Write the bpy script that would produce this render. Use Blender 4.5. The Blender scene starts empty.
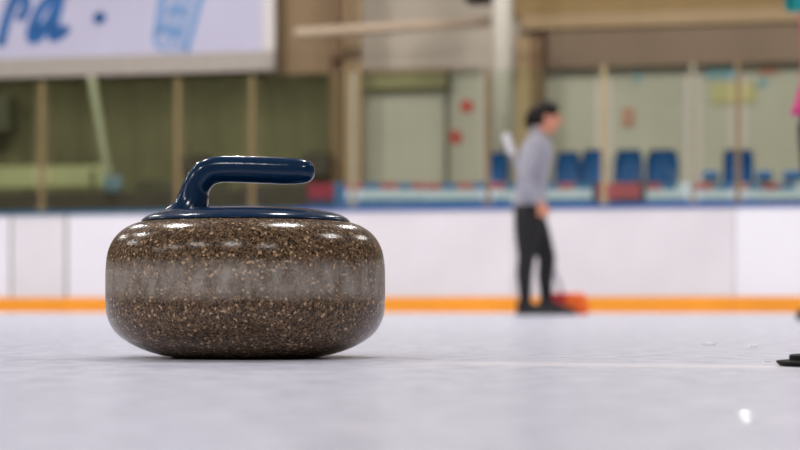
import bpy, bmesh, math, random
import numpy as np
from mathutils import Vector, Matrix, noise
random.seed(7)
SC = bpy.context.scene
COL = SC.collection
PI = math.pi

# ------------------------------------------------------------------ helpers
def lin(c):
    return c / 12.92 if c <= 0.04045 else ((c + 0.055) / 1.055) ** 2.4
def rgb(r, g, b):
    return (lin(r / 255), lin(g / 255), lin(b / 255), 1)

def mat(name, col, rough=0.5, metal=0.0, var=0.0, vscale=8.0, spec=0.5, coat=0.0, bump=0.0, bscale=60.0):
    m = bpy.data.materials.new(name); m.use_nodes = True
    nt = m.node_tree; N = nt.nodes; L = nt.links
    b = N['Principled BSDF']
    b.inputs['Base Color'].default_value = col
    b.inputs['Roughness'].default_value = rough
    b.inputs['Metallic'].default_value = metal
    b.inputs['Specular IOR Level'].default_value = spec
    b.inputs['Coat Weight'].default_value = coat
    tc = N.new('ShaderNodeTexCoord')
    if var:
        nz = N.new('ShaderNodeTexNoise'); nz.inputs['Scale'].default_value = vscale; nz.inputs['Detail'].default_value = 5
        L.new(tc.outputs['Object'], nz.inputs['Vector'])
        rp = N.new('ShaderNodeValToRGB')
        rp.color_ramp.elements[0].position = .3; rp.color_ramp.elements[1].position = .7
        rp.color_ramp.elements[0].color = tuple(c * (1 - var) for c in col[:3]) + (1,)
        rp.color_ramp.elements[1].color = tuple(min(1, c * (1 + var)) for c in col[:3]) + (1,)
        L.new(nz.outputs['Fac'], rp.inputs['Fac']); L.new(rp.outputs['Color'], b.inputs['Base Color'])
    if bump:
        n2 = N.new('ShaderNodeTexNoise'); n2.inputs['Scale'].default_value = bscale; n2.inputs['Detail'].default_value = 4
        L.new(tc.outputs['Object'], n2.inputs['Vector'])
        bp = N.new('ShaderNodeBump'); bp.inputs['Strength'].default_value = bump; bp.inputs['Distance'].default_value = .01
        L.new(n2.outputs['Fac'], bp.inputs['Height']); L.new(bp.outputs['Normal'], b.inputs['Normal'])
    return m

def obj(name, bm, m, parent=None, smooth=False, matrix=None):
    me = bpy.data.meshes.new(name)
    bmesh.ops.recalc_face_normals(bm, faces=bm.faces[:])
    bm.to_mesh(me); bm.free()
    if smooth:
        for p in me.polygons: p.use_smooth = True
    me.materials.append(m)
    o = bpy.data.objects.new(name, me); COL.objects.link(o)
    if matrix is not None: o.matrix_world = matrix
    if parent is not None: o.parent = parent
    return o

def tag(o, label, cat, group=None):
    o['label'] = label; o['category'] = cat
    if group: o['group'] = group
    return o
def struct(o):
    o['kind'] = 'structure'; return o
def thing(name, label, cat, loc=(0, 0, 0), rz=0, group=None):
    o = bpy.data.objects.new(name, None); COL.objects.link(o)
    o.empty_display_size = .1
    o.location = loc; o.rotation_euler = (0, 0, rz)
    return tag(o, label, cat, group)

def box(bm, x0, x1, y0, y1, z0, z1, bev=0.0, seg=2):
    r = bmesh.ops.create_cube(bm, size=1)
    vs = r['verts']
    for v in vs:
        v.co = Vector((x0 + (v.co.x + .5) * (x1 - x0), y0 + (v.co.y + .5) * (y1 - y0), z0 + (v.co.z + .5) * (z1 - z0)))
    if bev:
        es = list({e for v in vs for e in v.link_edges})
        bmesh.ops.bevel(bm, geom=es, offset=bev, segments=seg, affect='EDGES', profile=.5)
    return bm

def lathe(bm, prof, seg=96, cap_bottom=True, cap_top=True):
    rings = []
    for r, z in prof:
        rings.append([bm.verts.new((r * math.cos(2 * PI * k / seg), r * math.sin(2 * PI * k / seg), z)) for k in range(seg)])
    for a, b in zip(rings, rings[1:]):
        for k in range(seg):
            bm.faces.new((a[k], a[(k + 1) % seg], b[(k + 1) % seg], b[k]))
    if cap_bottom: bm.faces.new(rings[0][::-1])
    if cap_top: bm.faces.new(rings[-1])
    return bm

def catmull(P, n):
    P = [np.array(p, float) for p in P]
    P = [2 * P[0] - P[1]] + P + [2 * P[-1] - P[-2]]
    out = []
    for i in range(1, len(P) - 2):
        for k in range(n):
            t = k / n
            p0, p1, p2, p3 = P[i - 1:i + 3]
            out.append(.5 * ((2 * p1) + (-p0 + p2) * t + (2 * p0 - 5 * p1 + 4 * p2 - p3) * t * t + (-p0 + 3 * p1 - 3 * p2 + p3) * t ** 3))
    out.append(P[-2])
    return out

def frame_of(d, up=Vector((0, 0, 1))):
    d = d.normalized()
    a = d.cross(up)
    if a.length < 1e-3: a = d.cross(Vector((1, 0, 0)))
    a.normalize(); b = a.cross(d).normalized()
    return a, b

def rcone(bm, p0, p1, r0, r1, seg=16):
    """closed tapered capsule"""
    p0 = Vector(p0); p1 = Vector(p1)
    d = (p1 - p0)
    if d.length < 1e-6: d = Vector((0, 0, 1e-4))
    dn = d.normalized(); a, b = frame_of(d)
    rings = []
    H = 5
    for k in range(1, H + 1):
        t = k / H * PI / 2
        rings.append((p0 - dn * r0 * math.cos(t), r0 * math.sin(t)))
    for k in range(0, H):
        t = k / H * PI / 2
        rings.append((p1 + dn * r1 * math.sin(t), r1 * math.cos(t)))
    R = [[bm.verts.new(c + (a * math.cos(2 * PI * k / seg) + b * math.sin(2 * PI * k / seg)) * r) for k in range(seg)] for c, r in rings]
    for q, w in zip(R, R[1:]):
        for k in range(seg):
            bm.faces.new((q[k], q[(k + 1) % seg], w[(k + 1) % seg], w[k]))
    v0 = bm.verts.new(p0 - dn * r0); v1 = bm.verts.new(p1 + dn * r1)
    for k in range(seg):
        bm.faces.new((v0, R[0][(k + 1) % seg], R[0][k])); bm.faces.new((v1, R[-1][k], R[-1][(k + 1) % seg]))

def chain(bm, pts, rad, seg=16):
    for (a, b, r, s) in zip(pts, pts[1:], rad, rad[1:]): rcone(bm, a, b, r, s, seg)

def ell(bm, c, r, rot=None):
    q = bmesh.ops.create_uvsphere(bm, u_segments=24, v_segments=16, radius=1)
    for v in q['verts']:
        p = Vector((v.co.x * r[0], v.co.y * r[1], v.co.z * r[2]))
        if rot is not None: p = rot @ p
        v.co = p + Vector(c)

def loft(bm, rings, seg=28):
    """rings: (center, rx, ry) – ellipses across z-ish, closed"""
    R = []
    for c, rx, ry in rings:
        c = Vector(c)
        R.append([bm.verts.new(c + Vector((rx * math.cos(2 * PI * k / seg), ry * math.sin(2 * PI * k / seg), 0))) for k in range(seg)])
    for q, w in zip(R, R[1:]):
        for k in range(seg):
            bm.faces.new((q[k], q[(k + 1) % seg], w[(k + 1) % seg], w[k]))
    bm.faces.new(R[0][::-1]); bm.faces.new(R[-1])

def fuse(bm, voxel, smooth_iter=6):
    """union of overlapping closed shells into one continuous skin"""
    bmesh.ops.recalc_face_normals(bm, faces=bm.faces[:])
    me = bpy.data.meshes.new('tmp'); bm.to_mesh(me); bm.free()
    o = bpy.data.objects.new('tmp', me); COL.objects.link(o)
    r = o.modifiers.new('r', 'REMESH'); r.mode = 'VOXEL'; r.voxel_size = voxel
    if smooth_iter:
        s = o.modifiers.new('s', 'SMOOTH'); s.iterations = smooth_iter; s.factor = .5
    dg = bpy.context.evaluated_depsgraph_get()
    me2 = bpy.data.meshes.new_from_object(o.evaluated_get(dg))
    bpy.data.objects.remove(o); bpy.data.meshes.remove(me)
    out = bmesh.new(); out.from_mesh(me2); bpy.data.meshes.remove(me2)
    return out

# ------------------------------------------------------------------ camera
FPX = 1916.0            # focal length in pixels of the 800 px wide frame
CAMZ = 0.0515           # lens a few centimetres above the ice
HORY = 308.0            # image row of the horizon
cam = bpy.data.cameras.new('camera'); camo = bpy.data.objects.new('camera', cam); COL.objects.link(camo)
cam.sensor_width = 36; cam.lens = FPX * 36 / 800
cam.clip_start = .05; cam.clip_end = 200
camo.location = (0, 0, CAMZ); camo.rotation_euler = (PI / 2, 0, 0)
cam.shift_y = (HORY - 225) / 800
cam.dof.use_dof = True; cam.dof.focus_distance = 1.93
cam.dof.aperture_fstop = 6.6
SC.camera = camo

def ground(px, Y):                 # point on the ice that the photo shows in column px at distance Y
    return Vector(((px - 400) / FPX * Y, Y, 0))
def hgt(py, Y):
    return CAMZ + (HORY - py) / FPX * Y

# rink frame: the end boards run slightly askew to the picture plane
WA = math.atan2(-1.91, 8.40)
U = Vector((math.cos(WA), math.sin(WA), 0)); NV = Vector((-math.sin(WA), math.cos(WA), 0)); OW = Vector((0, 20.07, 0))
WM = Matrix.Translation(OW) @ Matrix.Rotation(WA, 4, 'Z')      # rink frame -> world
def uz(px, py, v):
    dx = (px - 400) / FPX
    u = (dx * (OW.y + v * NV.y) - v * NV.x) / (U.x - dx * U.y)
    Y = OW.y + u * U.y + v * NV.y
    return u, hgt(py, Y)
def uu(px, v): return uz(px, 200, v)[0]
def zz(px, py, v): return uz(px, py, v)[1]
def wbox(name, m, px0, px1, v, dv, z0, z1, bev=.01, parent=None):
    """box between two columns of the rink wall, origin at its own base centre"""
    u0, u1 = uu(px0, v), uu(px1, v)
    return ubox(name, m, u0, u1, v, dv, z0, z1, bev, parent)
def ubox(name, m, u0, u1, v, dv, z0, z1, bev=.01, parent=None):
    cu, w = (u0 + u1) / 2, (u1 - u0) / 2
    bm = bmesh.new(); box(bm, -w, w, 0, dv, 0, z1 - z0, bev)
    if parent is not None:
        o = obj(name, bm, m, parent)
        o.location = parent.matrix_world.inverted() @ (WM @ Vector((cu, v, z0)))
        return o
    return obj(name, bm, m, None, matrix=WM @ Matrix.Translation((cu, v, z0)))
def wthing(name, label, cat, u, v, z, group=None):
    t = thing(name, label, cat, WM @ Vector((u, v, z)), WA, group)
    t.matrix_world = WM @ Matrix.Translation((u, v, z))
    return t
def child_local(o, parent): o.parent = parent; return o

# ------------------------------------------------------------------ materials
M = {}
M['board'] = mat('white board', rgb(219, 213, 214), .35, var=.05, vscale=1.6)
M['board_clean'] = mat('clean white board', rgb(236, 232, 236), .3, var=.02, vscale=1.2)
M['board_left'] = mat('off white board', rgb(228, 223, 227), .35, var=.03, vscale=1.5)
M['kick'] = mat('yellow kick plate', rgb(246, 157, 36), .4, var=.06, vscale=2)
M['rail_blue'] = mat('blue rail', rgb(60, 92, 158), .35)
M['rail_teal'] = mat('teal rail', rgb(20, 84, 112), .35)
M['post'] = mat('ochre post', rgb(124, 106, 66), .5, var=.1)
M['post_pale'] = mat('pale post', rgb(142, 139, 114), .5, var=.1)
M['olive'] = mat('olive wall', rgb(136, 128, 92), .75, var=.18, vscale=.8)
M['olive_dark'] = mat('dark olive', rgb(66, 62, 40), .7, var=.2, vscale=3)
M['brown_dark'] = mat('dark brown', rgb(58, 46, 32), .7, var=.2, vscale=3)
M['sage'] = mat('pale sage', rgb(150, 148, 108), .7, var=.1)
M['taupe'] = mat('taupe', rgb(124, 104, 84), .75, var=.08, vscale=1)
M['brown'] = mat('brown wall', rgb(144, 120, 90), .8, var=.1, vscale=1)
M['brown_pillar'] = mat('brown pillar', rgb(118, 90, 62), .7, var=.1)
M['greige'] = mat('greige wall', rgb(184, 172, 156), .8, var=.05, vscale=1)
M['greige_light'] = mat('light grey beige wall', rgb(178, 170, 158), .8, var=.06, vscale=1)
M['beige'] = mat('beige trim', rgb(158, 132, 96), .6, var=.06)
M['beige_pink'] = mat('pinkish beige', rgb(186, 164, 142), .6, var=.05)
M['ochre'] = mat('ochre beam', rgb(140, 114, 70), .7, var=.1)
M['white_paint'] = mat('white paint', rgb(190, 182, 170), .45, var=.04)
M['banner'] = mat('banner vinyl', rgb(192, 187, 212), .5, var=.03, vscale=2)
M['post_light'] = mat('light ochre post', rgb(164, 148, 104), .5, var=.1)
M['banner_edge'] = mat('banner frame', rgb(168, 158, 150), .5, var=.05)
M['banner_side'] = mat('banner side frame', rgb(214, 206, 204), .5, var=.05)
M['print_blue'] = mat('blue print', rgb(0, 92, 162), .5)
M['print_sky'] = mat('sky print', rgb(166, 172, 204), .5)
M['print_mid'] = mat('mid blue print', rgb(98, 146, 198), .5)
M['seat_blue'] = mat('blue plastic', rgb(4, 92, 160), .2, var=.08)
M['seat_metal'] = mat('seat metal', rgb(120, 120, 118), .4, metal=.8)
M['ad_white'] = mat('ad white', rgb(196, 204, 216), .5, var=.06, vscale=6)
M['ad_blue'] = mat('ad blue', rgb(52, 104, 156), .5, var=.1, vscale=5)
M['ad_red'] = mat('ad red', rgb(168, 78, 88), .5, var=.1, vscale=5)
M['ad_crimson'] = mat('ad crimson', rgb(146, 36, 62), .5, var=.1, vscale=5)
M['ad_navy'] = mat('ad navy', rgb(18, 52, 84), .5, var=.1, vscale=5)
M['red_sign'] = mat('red sign', rgb(190, 56, 52), .5)
M['poster_blue'] = mat('poster blue', rgb(124, 160, 172), .6)
M['poster_yellow'] = mat('poster yellow', rgb(178, 166, 118), .6)
M['poster_red'] = mat('poster red', rgb(176, 124, 108), .6)
M['black'] = mat('black plastic', rgb(16, 15, 15), .5)
M['rubber'] = mat('black rubber', rgb(13, 12, 10), .7, var=.2, vscale=60, spec=.15)
M['concrete'] = mat('concrete', rgb(150, 146, 136), .85, var=.1, vscale=2)
M['ceiling'] = mat('ceiling paint', rgb(150, 146, 142), .9, var=.03)
M['hall'] = mat('hall wall paint', rgb(120, 112, 104), .85, var=.06, vscale=.5)
M['skin'] = mat('skin', rgb(214, 146, 116), .5, var=.06, vscale=20)
M['hair'] = mat('dark brown hair', rgb(22, 14, 10), .6, var=.25, vscale=60, spec=.25)
M['sweater'] = mat('grey sweater', rgb(164, 162, 172), .85, var=.06, vscale=30, bump=.2, bscale=200)
M['leggings'] = mat('black leggings', rgb(18, 16, 17), .7, var=.1)
M['shoe'] = mat('black shoe', rgb(26, 25, 26), .6)
M['sole'] = mat('dark grey sole', rgb(58, 56, 58), .6)
M['magenta'] = mat('magenta jacket', rgb(196, 14, 112), .6, var=.08, vscale=14)
M['teal'] = mat('teal knit', rgb(0, 140, 138), .8, var=.1, vscale=60)
M['broom_shaft'] = mat('grey broom shaft', rgb(172, 168, 182), .35)
M['broom_white'] = mat('white grip', rgb(232, 228, 232), .5)
M['broom_orange'] = mat('orange brush', rgb(255, 108, 24), .6, var=.08, vscale=20)
M['broom_red'] = mat('red brush', rgb(200, 44, 44), .6, var=.08, vscale=20)
M['eye'] = mat('dark eye', rgb(24, 18, 14), .2)
M['lip'] = mat('lips', rgb(176, 84, 78), .45)
M['blue_plastic'] = mat('pale blue plastic', rgb(146, 176, 190), .4, var=.1)
M['chip'] = mat('snow white ice', rgb(250, 250, 255), .12, spec=.8)

# handle plastic
M['handle'] = mat('navy plastic', rgb(6, 41, 72), .16, spec=.36, bump=.03, bscale=140)

# glass of the rink shield
def glass_mat():
    m = bpy.data.materials.new('shield glass'); m.use_nodes = True
    nt = m.node_tree; N = nt.nodes; L = nt.links
    N.remove(N['Principled BSDF'])
    t = N.new('ShaderNodeBsdfTransparent'); t.inputs['Color'].default_value = (.90, .945, .88, 1)
    g = N.new('ShaderNodeBsdfGlossy'); g.inputs['Roughness'].default_value = .06; g.inputs['Color'].default_value = (.9, .95, .9, 1)
    f = N.new('ShaderNodeFresnel'); f.inputs['IOR'].default_value = 1.35
    x = N.new('ShaderNodeMixShader')
    L.new(f.outputs[0], x.inputs[0]); L.new(t.outputs[0], x.inputs[1]); L.new(g.outputs[0], x.inputs[2])
    L.new(x.outputs[0], N['Material Output'].inputs['Surface'])
    return m
M['glass'] = glass_mat()

# granite
def granite():
    m = bpy.data.materials.new('speckled granite'); m.use_nodes = True
    nt = m.node_tree; N = nt.nodes; L = nt.links; b = N['Principled BSDF']
    tc = N.new('ShaderNodeTexCoord')
    def vor(scale, feature='F1'):
        v = N.new('ShaderNodeTexVoronoi'); v.inputs['Scale'].default_value = scale; v.feature = feature
        L.new(tc.outputs['Object'], v.inputs['Vector']); return v
    def ramp(stops, interp='LINEAR'):
        r = N.new('ShaderNodeValToRGB'); cr = r.color_ramp; cr.interpolation = interp
        cr.elements[0].position, cr.elements[0].color = stops[0]
        cr.elements[1].position, cr.elements[1].color = stops[-1]
        for p, c in stops[1:-1]:
            e = cr.elements.new(p); e.color = c
        return r
    v1 = vor(440); sep = N.new('ShaderNodeSeparateColor'); L.new(v1.outputs['Color'], sep.inputs[0])
    r1 = ramp([(0, rgb(30, 20, 12)), (.22, rgb(60, 44, 30)), (.45, rgb(96, 74, 54)), (.68, rgb(122, 96, 72)), (.87, rgb(158, 126, 94)), (.95, rgb(226, 190, 150))], 'CONSTANT')
    L.new(sep.outputs[0], r1.inputs[0])
    nz = N.new('ShaderNodeTexNoise'); nz.inputs['Scale'].default_value = 620; nz.inputs['Detail'].default_value = 3
    L.new(tc.outputs['Object'], nz.inputs['Vector'])
    r2 = ramp([(.36, rgb(34, 26, 19)), (.5, rgb(84, 67, 51)), (.66, rgb(164, 138, 108))])
    L.new(nz.outputs['Fac'], r2.inputs[0])
    mx = N.new('ShaderNodeMix'); mx.data_type = 'RGBA'; mx.inputs[0].default_value = .42
    L.new(r1.outputs[0], mx.inputs[6]); L.new(r2.outputs[0], mx.inputs[7])
    # striking band: ground matt and greyer
    sx = N.new('ShaderNodeSeparateXYZ'); L.new(tc.outputs['Object'], sx.inputs[0])
    nb = N.new('ShaderNodeTexNoise'); nb.inputs['Scale'].default_value = 60; nb.inputs['Detail'].default_value = 4; L.new(tc.outputs['Object'], nb.inputs['Vector'])
    ad = N.new('ShaderNodeMath'); ad.operation = 'MULTIPLY_ADD'; ad.inputs[1].default_value = .012; L.new(nb.outputs['Fac'], ad.inputs[0]); L.new(sx.outputs['Z'], ad.inputs[2])
    mr = N.new('ShaderNodeMapRange'); mr.inputs[1].default_value = 0.0; mr.inputs[2].default_value = .16
    L.new(ad.outputs[0], mr.inputs[0])
    rb = ramp([(.39, (0, 0, 0, 1)), (.47, (1, 1, 1, 1)), (.585, (1, 1, 1, 1)), (.68, (0, 0, 0, 1))])
    L.new(mr.outputs[0], rb.inputs[0])
    nf = N.new('ShaderNodeTexNoise'); nf.inputs['Scale'].default_value = 90; nf.inputs['Detail'].default_value = 6
    mp = N.new('ShaderNodeMapping'); mp.inputs['Scale'].default_value = (1, 1, .35); L.new(tc.outputs['Object'], mp.inputs[0]); L.new(mp.outputs[0], nf.inputs['Vector'])
    rf = ramp([(.3, (.15, .15, .15, 1)), (.72, (.60, .60, .60, 1))]); L.new(nf.outputs['Fac'], rf.inputs[0])
    ml = N.new('ShaderNodeMath'); ml.operation = 'MULTIPLY'; L.new(rb.outputs[0], ml.inputs[0]); L.new(rf.outputs[0], ml.inputs[1])
    m2 = N.new('ShaderNodeMix'); m2.data_type = 'RGBA'; L.new(ml.outputs[0], m2.inputs[0]); L.new(mx.outputs[2], m2.inputs[6]); m2.inputs[7].default_value = rgb(190, 182, 172)
    L.new(m2.outputs[2], b.inputs['Base Color'])
    rr = N.new('ShaderNodeMapRange'); rr.inputs[3].default_value = .17; rr.inputs[4].default_value = .5
    L.new(rb.outputs[0], rr.inputs[0]); L.new(rr.outputs[0], b.inputs['Roughness'])
    bp = N.new('ShaderNodeBump'); bp.inputs['Strength'].default_value = .08; bp.inputs['Distance'].default_value = .002
    L.new(nz.outputs['Fac'], bp.inputs['Height']); L.new(bp.outputs['Normal'], b.inputs['Normal'])
    b.inputs['Specular IOR Level'].default_value = .27
    return m
M['granite'] = granite()

# ice
def ice():
    m = bpy.data.materials.new('pebbled ice'); m.use_nodes = True
    nt = m.node_tree; N = nt.nodes; L = nt.links; b = N['Principled BSDF']
    tc = N.new('ShaderNodeTexCoord')
    n1 = N.new('ShaderNodeTexNoise'); n1.inputs['Scale'].default_value = 26; n1.inputs['Detail'].default_value = 8; n1.inputs['Roughness'].default_value = .72
    L.new(tc.outputs['Object'], n1.inputs['Vector'])
    r = N.new('ShaderNodeValToRGB'); r.color_ramp.elements[0].position = .32; r.color_ramp.elements[1].position = .68
    r.color_ramp.elements[0].color = rgb(194, 195, 213); r.color_ramp.elements[1].color = rgb(240, 241, 255)
    L.new(n1.outputs['Fac'], r.inputs[0])
    # one frosty scrape across the sheet
    sx = N.new('ShaderNodeSeparateXYZ'); L.new(tc.outputs['Object'], sx.inputs[0])
    a = N.new('ShaderNodeMath'); a.operation = 'MULTIPLY_ADD'; a.inputs[1].default_value = .42; L.new(sx.outputs['X'], a.inputs[0]); L.new(sx.outputs['Y'], a.inputs[2])
    s2 = N.new('ShaderNodeMath'); s2.operation = 'SUBTRACT'; s2.inputs[1].default_value = 1.815; L.new(a.outputs[0], s2.inputs[0])
    ab = N.new('ShaderNodeMath'); ab.operation = 'ABSOLUTE'; L.new(s2.outputs[0], ab.inputs[0])
    mr = N.new('ShaderNodeMapRange'); mr.inputs[1].default_value = .0; mr.inputs[2].default_value = .09; mr.inputs[3].default_value = .75; mr.inputs[4].default_value = 0
    L.new(ab.outputs[0], mr.inputs[0])
    gx = N.new('ShaderNodeMapRange'); gx.inputs[1].default_value = -.02; gx.inputs[2].default_value = .08; L.new(sx.outputs['X'], gx.inputs[0])
    mm = N.new('ShaderNodeMath'); mm.operation = 'MULTIPLY'; L.new(mr.outputs[0], mm.inputs[0]); L.new(gx.outputs[0], mm.inputs[1])
    mx = N.new('ShaderNodeMix'); mx.data_type = 'RGBA'; L.new(mm.outputs[0], mx.inputs[0]); L.new(r.outputs[0], mx.inputs[6]); mx.inputs[7].default_value = rgb(252, 250, 255)
    L.new(mx.outputs[2], b.inputs['Base Color'])
    b.inputs['Roughness'].default_value = .24
    b.inputs['Specular IOR Level'].default_value = .3
    n2 = N.new('ShaderNodeTexNoise'); n2.inputs['Scale'].default_value = 170; n2.inputs['Detail'].default_value = 3
    L.new(tc.outputs['Object'], n2.inputs['Vector'])
    bp = N.new('ShaderNodeBump'); bp.inputs['Strength'].default_value = .35; bp.inputs['Distance'].default_value = .002
    L.new(n2.outputs['Fac'], bp.inputs['Height']); L.new(bp.outputs['Normal'], b.inputs['Normal'])
    return m
M['ice'] = ice()

# ------------------------------------------------------------------ hall shell
UW, VB, VF, ZC = 17.0, -30.0, 5.6, 9.0
def shell(name, m, u0, u1, v0, v1, z0, z1):
    bm = bmesh.new(); box(bm, u0, u1, v0, v1, z0, z1)
    return struct(obj(name, bm, m, None, matrix=WM.copy()))
bm = bmesh.new(); box(bm, -UW, UW, VB, VF + .2, -.2, 0)
# floor keeps world axes so the ice pattern lies along the view
for v in bm.verts: v.co = WM @ v.co
struct(obj('floor', bm, M['ice']))
shell('ceiling', M['ceiling'], -UW, UW, VB, VF + .2, ZC, ZC + .2)
shell('wall_left', M['hall'], -UW - .2, -UW, VB, VF + .2, 0, ZC)
shell('wall_right', M['hall'], UW, UW + .2, VB, VF + .2, 0, ZC)
shell('wall_front', M['hall'], -UW - .2, UW + .2, VB - .2, VB, 0, ZC)
# far wall in three bays of different paint
uA, uB = uu(352, VF), uu(538, VF)
shell('wall_back', M['brown'], -UW - .2, uA, VF, VF + .2, 0, ZC)
shell('wall_back_middle', M['greige'], uA, uB, VF, VF + .2, 0, ZC)
shell('wall_back_right', M['greige_light'], uB, UW + .2, VF, VF + .2, 0, ZC)
# raised stand platform behind the boards
shell('floor_stand', M['concrete'], -UW, UW, 1.7, VF, 0, 1.0)

# lamps: rows of high-bay lamps under the hall ceiling
for i, lu in enumerate((-11.5, -6, -.8, 4.4, 10)):
    for j, lv in enumerate((-26, -13.5, -3.5)):
        l = bpy.data.lights.new('hall_lamp', 'AREA'); l.shape = 'RECTANGLE'; l.size = .35; l.size_y = .7
        l.energy = 264; l.color = (1, .985, .97)
        o = bpy.data.objects.new('hall_lamp', l); COL.objects.link(o)
        o.matrix_world = WM @ Matrix.Translation((lu, lv, 7.8))
for lu in (-10, -4, 2, 8):  # added fill lights, no real fixtures: brighten the stand and wall behind the glass
    l = bpy.data.lights.new('stand_fill', 'AREA'); l.shape = 'RECTANGLE'; l.size = 1.3; l.size_y = .3
    l.energy = 120; l.color = (1, .98, .94)
    o = bpy.data.objects.new('stand_fill', l); COL.objects.link(o)
    o.matrix_world = WM @ Matrix.Translation((lu, .6, 6.0)) @ Matrix.Rotation(math.radians(25), 4, 'X')

# ------------------------------------------------------------------ boards, glass, posts
BH = 1.10
KH = .165
panels = [(-330, -60, 'board_left', 'white rink board at the left end, left of the narrow gate panel'),
          (-60, 10, 'board_left', 'white rink board running out of the picture, left of the narrow gate panel'),
          (10, 67, 'board', 'narrow greyish white gate panel in the boards at the far left'),
          (67, 292, 'board_left', 'white rink board behind the left side of the stone, next to the narrow gate panel'),
          (292, 514, 'board', 'white rink board between the stone and the person in grey'),
          (514, 735, 'board', 'greyish white rink board to the right of the person in grey'),
          (735, 830, 'board_clean', 'brightest white rink board, at the right edge beside the magenta jacket'),
          (830, 1120, 'board_clean', 'white rink board beyond the right edge')]
panels = panels[1:-1]
EXT = {0: -UW + .05, 5: UW - .05}
for i, (a, b, mm, lab) in enumerate(panels):
    u0, u1 = uu(a, 0), uu(b, 0)
    if i == 0: u0 = -UW + .3
    if i == 5: u1 = UW - .3
    t = wthing('rink_board', lab, 'board', (u0 + u1) / 2, 0, 0, 'white boards along the end of the rink')
    ubox('panel', M[mm], u0 + .004, u1 - .004, 0, .06, KH, BH - .03, .006, t)
    k = ubox('kick_plate', M['kick'], u0 + .002, u1 - .002, -.012, .07, 0, KH, .006, t)
    r = ubox('cap_rail', M['rail_teal'] if b < 293 else M['rail_blue'], u0 + .002, u1 - .002, -.02, .10, BH - .03, BH + .012, .008, t)
    if i == 1:
        for uxx in (u0 + .012, u1 - .012):
            ubox('gate_edge', M['post_pale'], uxx - .012, uxx + .012, -.006, .05, KH + .01, BH - .05, .004, t)
GT = 2.53
posts = [(-70, 'post', ''), (42, 'post', 'slim ochre glass post near the left edge of the rink'),
         (178, 'post', 'slim ochre glass post just left of the stone handle'),
         (252, 'post', 'slim ochre glass post straight above the stone handle'),
         (353, 'post_pale', 'pale glass post right of the stone handle, at the edge of the grey wall'),
         (488, 'post', 'glass post just left of the person in grey'),
         (604, 'post_light', 'ochre glass post to the right of the person in grey, between blue seats'),
         (693, 'post_pale', 'pale glass post between the two groups of blue seats'),
         (738, 'post', 'ochre glass post in front of the pair of upright blue seats'),
         (850, 'post', '')]
for px, mm, lab in posts:
    if not lab: continue
    w = .026
    u = uu(px, .05)
    t = wthing('glass_post', lab, 'post', u, .05, BH + .012, 'posts holding the rink glass')
    bm = bmesh.new(); box(bm, -w, w, -.025, .025, 0, GT - BH - .012, .01); obj('upright', bm, M[mm], t)
    bm = bmesh.new(); box(bm, -w - .02, w + .02, -.04, .04, 0, .05, .008); obj('foot_bracket', bm, M[mm], t)
glab = ['clear rink glass pane at the left edge, left of the first ochre post',
        'clear rink glass pane crossed by the slanted pale pole',
        'narrow clear rink glass pane behind the bend of the stone handle',
        'clear rink glass pane behind the grip end of the stone handle',
        'clear rink glass pane in front of the shutter and the red signs',
        'clear rink glass pane behind the person in grey',
        'clear rink glass pane in front of the middle group of blue seats',
        'narrowest clear rink glass pane, below the faded blue and yellow posters',
        'clear rink glass pane at the right edge by the magenta jacket']
for k in range(len(posts) - 1):
    u0, u1 = uu(posts[k][0], .05), uu(posts[k + 1][0], .05)
    if k == 0: u0 = -UW + .3
    if k == 8: u1 = UW - .3
    cu, w = (u0 + u1) / 2, (u1 - u0) / 2 - .085
    bm = bmesh.new(); box(bm, -w, w, -.006, .006, 0, GT - BH - .02)
    g = obj('rink_shield', bm, M['glass'], None, matrix=WM @ Matrix.Translation((cu, .05, BH + .014)))
    tag(g, glab[k], 'glass', 'panes of rink glass')

# ------------------------------------------------------------------ behind the glass, left part
V = 5.35
zt = zz(60, 76, 5.3) - .06
# olive screen hung along the left bay
u0, u1 = -UW + .4, uu(349, V)
bm = bmesh.new()
n = 260; zs = [0, .5, 1, 1.5, zt - 1.0]
g = []
for i in range(n + 1):
    u = u0 + (u1 - u0) * i / n
    d = .035 * math.sin(i * .9) + .02 * math.sin(i * .37 + 1)
    g.append([bm.verts.new((u, d, z)) for z in zs])
for i in range(n):
    for j in range(len(zs) - 1):
        bm.faces.new((g[i][j], g[i + 1][j], g[i + 1][j + 1], g[i][j + 1]))
bmesh.ops.solidify(bm, geom=bm.faces[:], thickness=.01)
o = obj('curtain', bm, M['olive'], None, smooth=True, matrix=WM @ Matrix.Translation((0, V, 1.0)))
tag(o, 'long olive green curtain behind the glass on the left side of the rink', 'curtain')

def wslab(name, label, cat, m, px0, px1, y0, y1, v, dv, group=None, bev=.01, floor=None):
    pm = (px0 + px1) / 2
    z1 = zz(pm, y0, v); z0 = zz(pm, y1, v) if floor is None else floor
    o = wbox(name, m, px0, px1, v, dv, z0, z1, bev)
    return tag(o, label, cat, group)

# pale low bench back at far left, dark benches behind
def bench(label, m, px0, px1, ytop, ybot, v, group=None, z0=1.0):
    u0, u1 = uu(px0, v), uu(px1, v); pm = (px0 + px1) / 2
    zt, zb = zz(pm, ytop, v), zz(pm, ybot, v)
    t = wthing('bench', label, 'bench', (u0 + u1) / 2, v, z0, group)
    w = (u1 - u0) / 2
    bm = bmesh.new(); box(bm, -w, w, .28, .33, zb - z0, zt - z0, .015); obj('backrest', bm, m, t)
    bm = bmesh.new(); box(bm, -w, w, -.12, .28, .34, .38, .01); obj('seat', bm, m, t)
    for sx in (-w + .15, w - .15):
        bm = bmesh.new(); box(bm, sx - .025, sx + .025, -.08, .31, 0, .34, .006); obj('leg', bm, M['olive_dark'], t)
        bm = bmesh.new(); box(bm, sx - .02, sx + .02, .24, .29, .3, zt - z0 - .05, .006); obj('back_support', bm, M['olive_dark'], t)
    return t
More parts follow.
